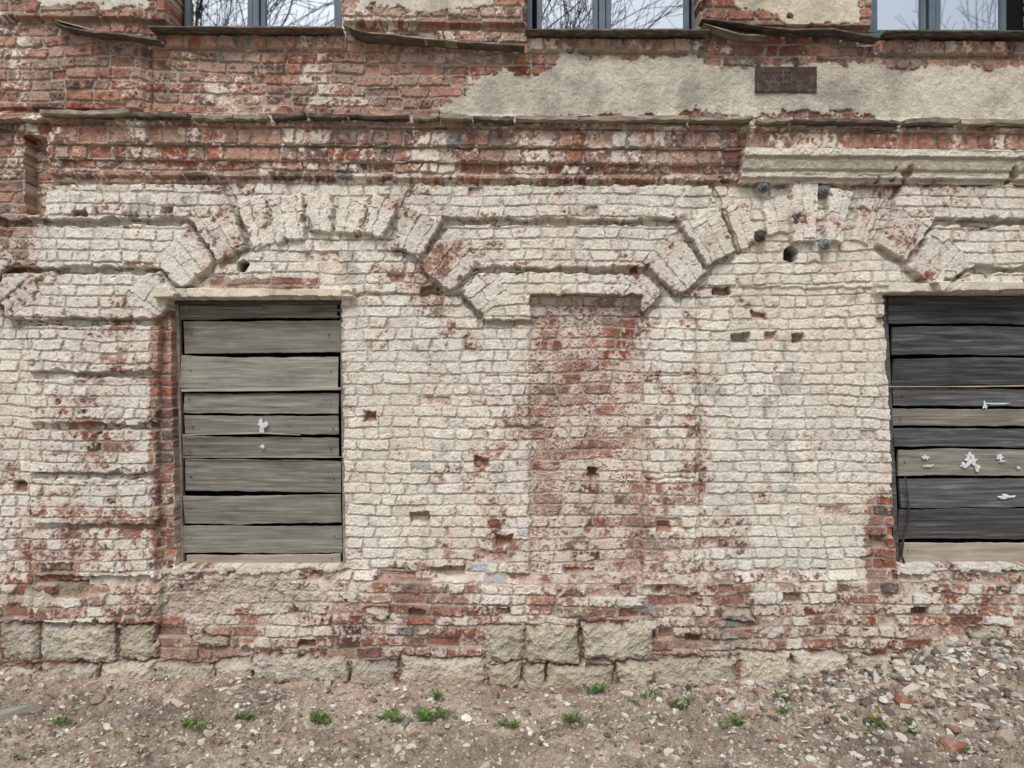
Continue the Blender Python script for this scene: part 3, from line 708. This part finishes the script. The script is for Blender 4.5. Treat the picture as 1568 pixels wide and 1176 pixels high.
V=[];F=[]
rw=random.Random(77)
def leaf(x,y,z,ang,L,wd,lift):
    o=len(V); n=5; ca,sa=math.cos(ang),math.sin(ang)
    for i in range(n+1):
        t=i/n; ww=wd*math.sin(math.pi*min(1,t*.9+.08))*(.6+.6*t) if i<n else 0.0005
        rr_=L*t*math.cos(lift*(1-t*.5)); zz=z+L*math.sin(lift)*t*(1.25-.6*t)+.003
        cx=x+ca*rr_; cy=y+sa*rr_
        V.append((cx-sa*ww,cy+ca*ww,zz+ww*.3)); V.append((cx+sa*ww,cy-ca*ww,zz+ww*.3))
    for i in range(n): a=o+2*i; F.append([a,a+1,a+3,a+2])
wl=[(90,1108,1),(185,1128,.6),(290,1112,1),(300,1120,.8),(375,1100,1),(395,1096,.6),(480,1108,1.2),(498,1104,.8),(598,1100,1.1),(612,1106,.8),(640,1100,1),(655,1104,1.3),(668,1098,1),(672,1068,.9),(690,1094,.6),(780,1114,1),(868,1106,1.1),(880,1110,.7),(912,1062,1.1),(925,1060,.8),(975,1078,.7),(997,1070,.8),(1037,1082,1),(1050,1078,.9),(1120,1112,1),(1135,1108,.8),(1195,1072,1),(1205,1096,.8),(1345,1110,.9),(1330,1118,.7),(1390,1118,.8),(560,1140,.5),(820,1140,.5),(30,1160,.6),(1010,1150,.5),(1480,1150,.6)]
for (a,b,s) in wl:
    for c in range(4 if s>.7 else 2):
        x,y,z=gp(a+rw.uniform(-11,11),b+rw.uniform(-4,4))
        for i in range(int(13*s)):
            leaf(x+rw.uniform(-.025,.025),y+rw.uniform(-.025,.025),z+.006,rw.uniform(0,6.28),rw.uniform(.025,.075)*s,rw.uniform(.003,.008),rw.uniform(.3,1.4))
py_mesh('weeds',V,F,M_leaf)
V=[];F=[]
for (a,b) in [(1190,1068),(1200,1074),(1340,1106),(1352,1103),(1338,1098)]:
    x,y,z=gp(a,b); z+=.045
    for i in range(12): leaf(x,y,z-.004,i*.52,.014,.004,.5)
py_mesh('dandelion_flowers',V,F,M_yel)
V=[];F=[]
for i in range(300):
    a=rw.uniform(-30,1600); b=rw.uniform(1055,1174)
    x,y,z=gp(a,b); t=rw.uniform(0,3.14); L=rw.uniform(.03,.13); z+=.010
    pts=[(x+L*k/3*math.cos(t+rw.uniform(-.15,.15)),y+L*k/3*math.sin(t),z+rw.uniform(0,.008)) for k in range(4)]
    o=len(V); r0=rw.uniform(.001,.0028)
    for p in pts:
        for (u,v) in ((1,0),(-.5,.87),(-.5,-.87)): V.append((p[0]-math.sin(t)*u*r0,p[1]+math.cos(t)*u*r0,p[2]+v*r0))
    for k in range(3):
        for j in range(3): F.append([o+k*3+j,o+k*3+(j+1)%3,o+k*3+3+(j+1)%3,o+k*3+3+j])
py_mesh('dry_twigs',V,F,M_twig)

def bare_tree(x0,y0,hgt,seed):
    rr=random.Random(seed); V=[];F=[]
    def seg(p,d,L,r0,r1,lvl):
        n=7 if lvl<2 else (4 if lvl<4 else 3); o=len(V); steps=4 if lvl<4 else 3
        up=np.array(p,float); dd=np.array(d,float)
        pts=[up.copy()]; dirs=[]
        for s in range(steps):
            dd=dd+np.array([rr.uniform(-1,1),rr.uniform(-1,1),rr.uniform(-.4,.8)])*(.10 if lvl<1 else .18); dd/=np.linalg.norm(dd)
            up=up+dd*L/steps; pts.append(up.copy()); dirs.append(dd.copy())
        a=np.cross(dd,[.3,.5,.1]); a/=np.linalg.norm(a); b=np.cross(dd,a)
        for i,pt in enumerate(pts):
            q_=r0+(r1-r0)*i/steps
            for k in range(n):
                t=2*math.pi*k/n; w_=pt+q_*(math.cos(t)*a+math.sin(t)*b); V.append(tuple(w_))
        for i in range(steps):
            for k in range(n): F.append([o+i*n+k,o+i*n+(k+1)%n,o+(i+1)*n+(k+1)%n,o+(i+1)*n+k])
        if lvl>=5: return
        nc=[5,5,4,4,4][lvl]
        for c in range(nc):
            i=rr.randint(1,steps) if c else steps
            base=pts[i]; ang=rr.uniform(.35,.95) if c else rr.uniform(.1,.4); az=rr.uniform(0,6.28)
            pd=math.cos(ang)*dirs[i-1]+math.sin(ang)*(math.cos(az)*a+math.sin(az)*b)
            f=rr.uniform(.55,.8); q_=r0+(r1-r0)*i/steps
            seg(base,pd,L*f,q_*(.75 if c==0 else .55),max(q_*.35,.008),lvl+1)
    seg((x0,y0,-.1),(0,0,1),hgt*.34,hgt*.016,hgt*.012,0)
    return py_mesh('bare_tree',V,F,M_bark)
bare_tree(-7.4,-15,18,3); bare_tree(1.0,-14.5,18,8); bare_tree(14.8,-16,17,12)

# ------------------------------------------------------------ light, camera
wd=bpy.data.worlds.new('World'); bpy.context.scene.world=wd; wd.use_nodes=True
n=wd.node_tree; n.nodes.clear()
o=n.nodes.new('ShaderNodeOutputWorld'); bgk=n.nodes.new('ShaderNodeBackground'); sk=n.nodes.new('ShaderNodeTexSky')
sk.sky_type='NISHITA'; sk.sun_disc=False; sk.sun_elevation=math.radians(55); sk.sun_rotation=math.radians(195); sk.dust_density=4; sk.air_density=1.2
hs=n.nodes.new('ShaderNodeHueSaturation'); hs.inputs['Saturation'].default_value=0.38
n.links.new(sk.outputs[0],hs.inputs['Color']); n.links.new(hs.outputs[0],bgk.inputs[0]); n.links.new(bgk.outputs[0],o.inputs[0])
bgk.inputs[1].default_value=0.15
sun=bpy.data.lights.new('sun','SUN'); sun.energy=1.5; sun.angle=math.radians(16); sun.color=(1,.98,.95)
so=bpy.data.objects.new('sun',sun); SC.objects.link(so)
so.rotation_euler=Vector((0.20,0.88,-1.10)).to_track_quat('-Z','Y').to_euler(); so.location=(0,-8,12)
cam=bpy.data.cameras.new('camera'); co_=bpy.data.objects.new('camera',cam); SC.objects.link(co_)
co_.location=(0,-D,CAMZ); co_.rotation_euler=(math.radians(90),0,0)
cam.sensor_width=36; cam.lens=36/(2*(784*S)/D); cam.clip_end=2000; cam.clip_start=.05
sc=bpy.context.scene; sc.camera=co_
sc.view_settings.view_transform='Standard'; sc.view_settings.look='None'; sc.view_settings.exposure=0
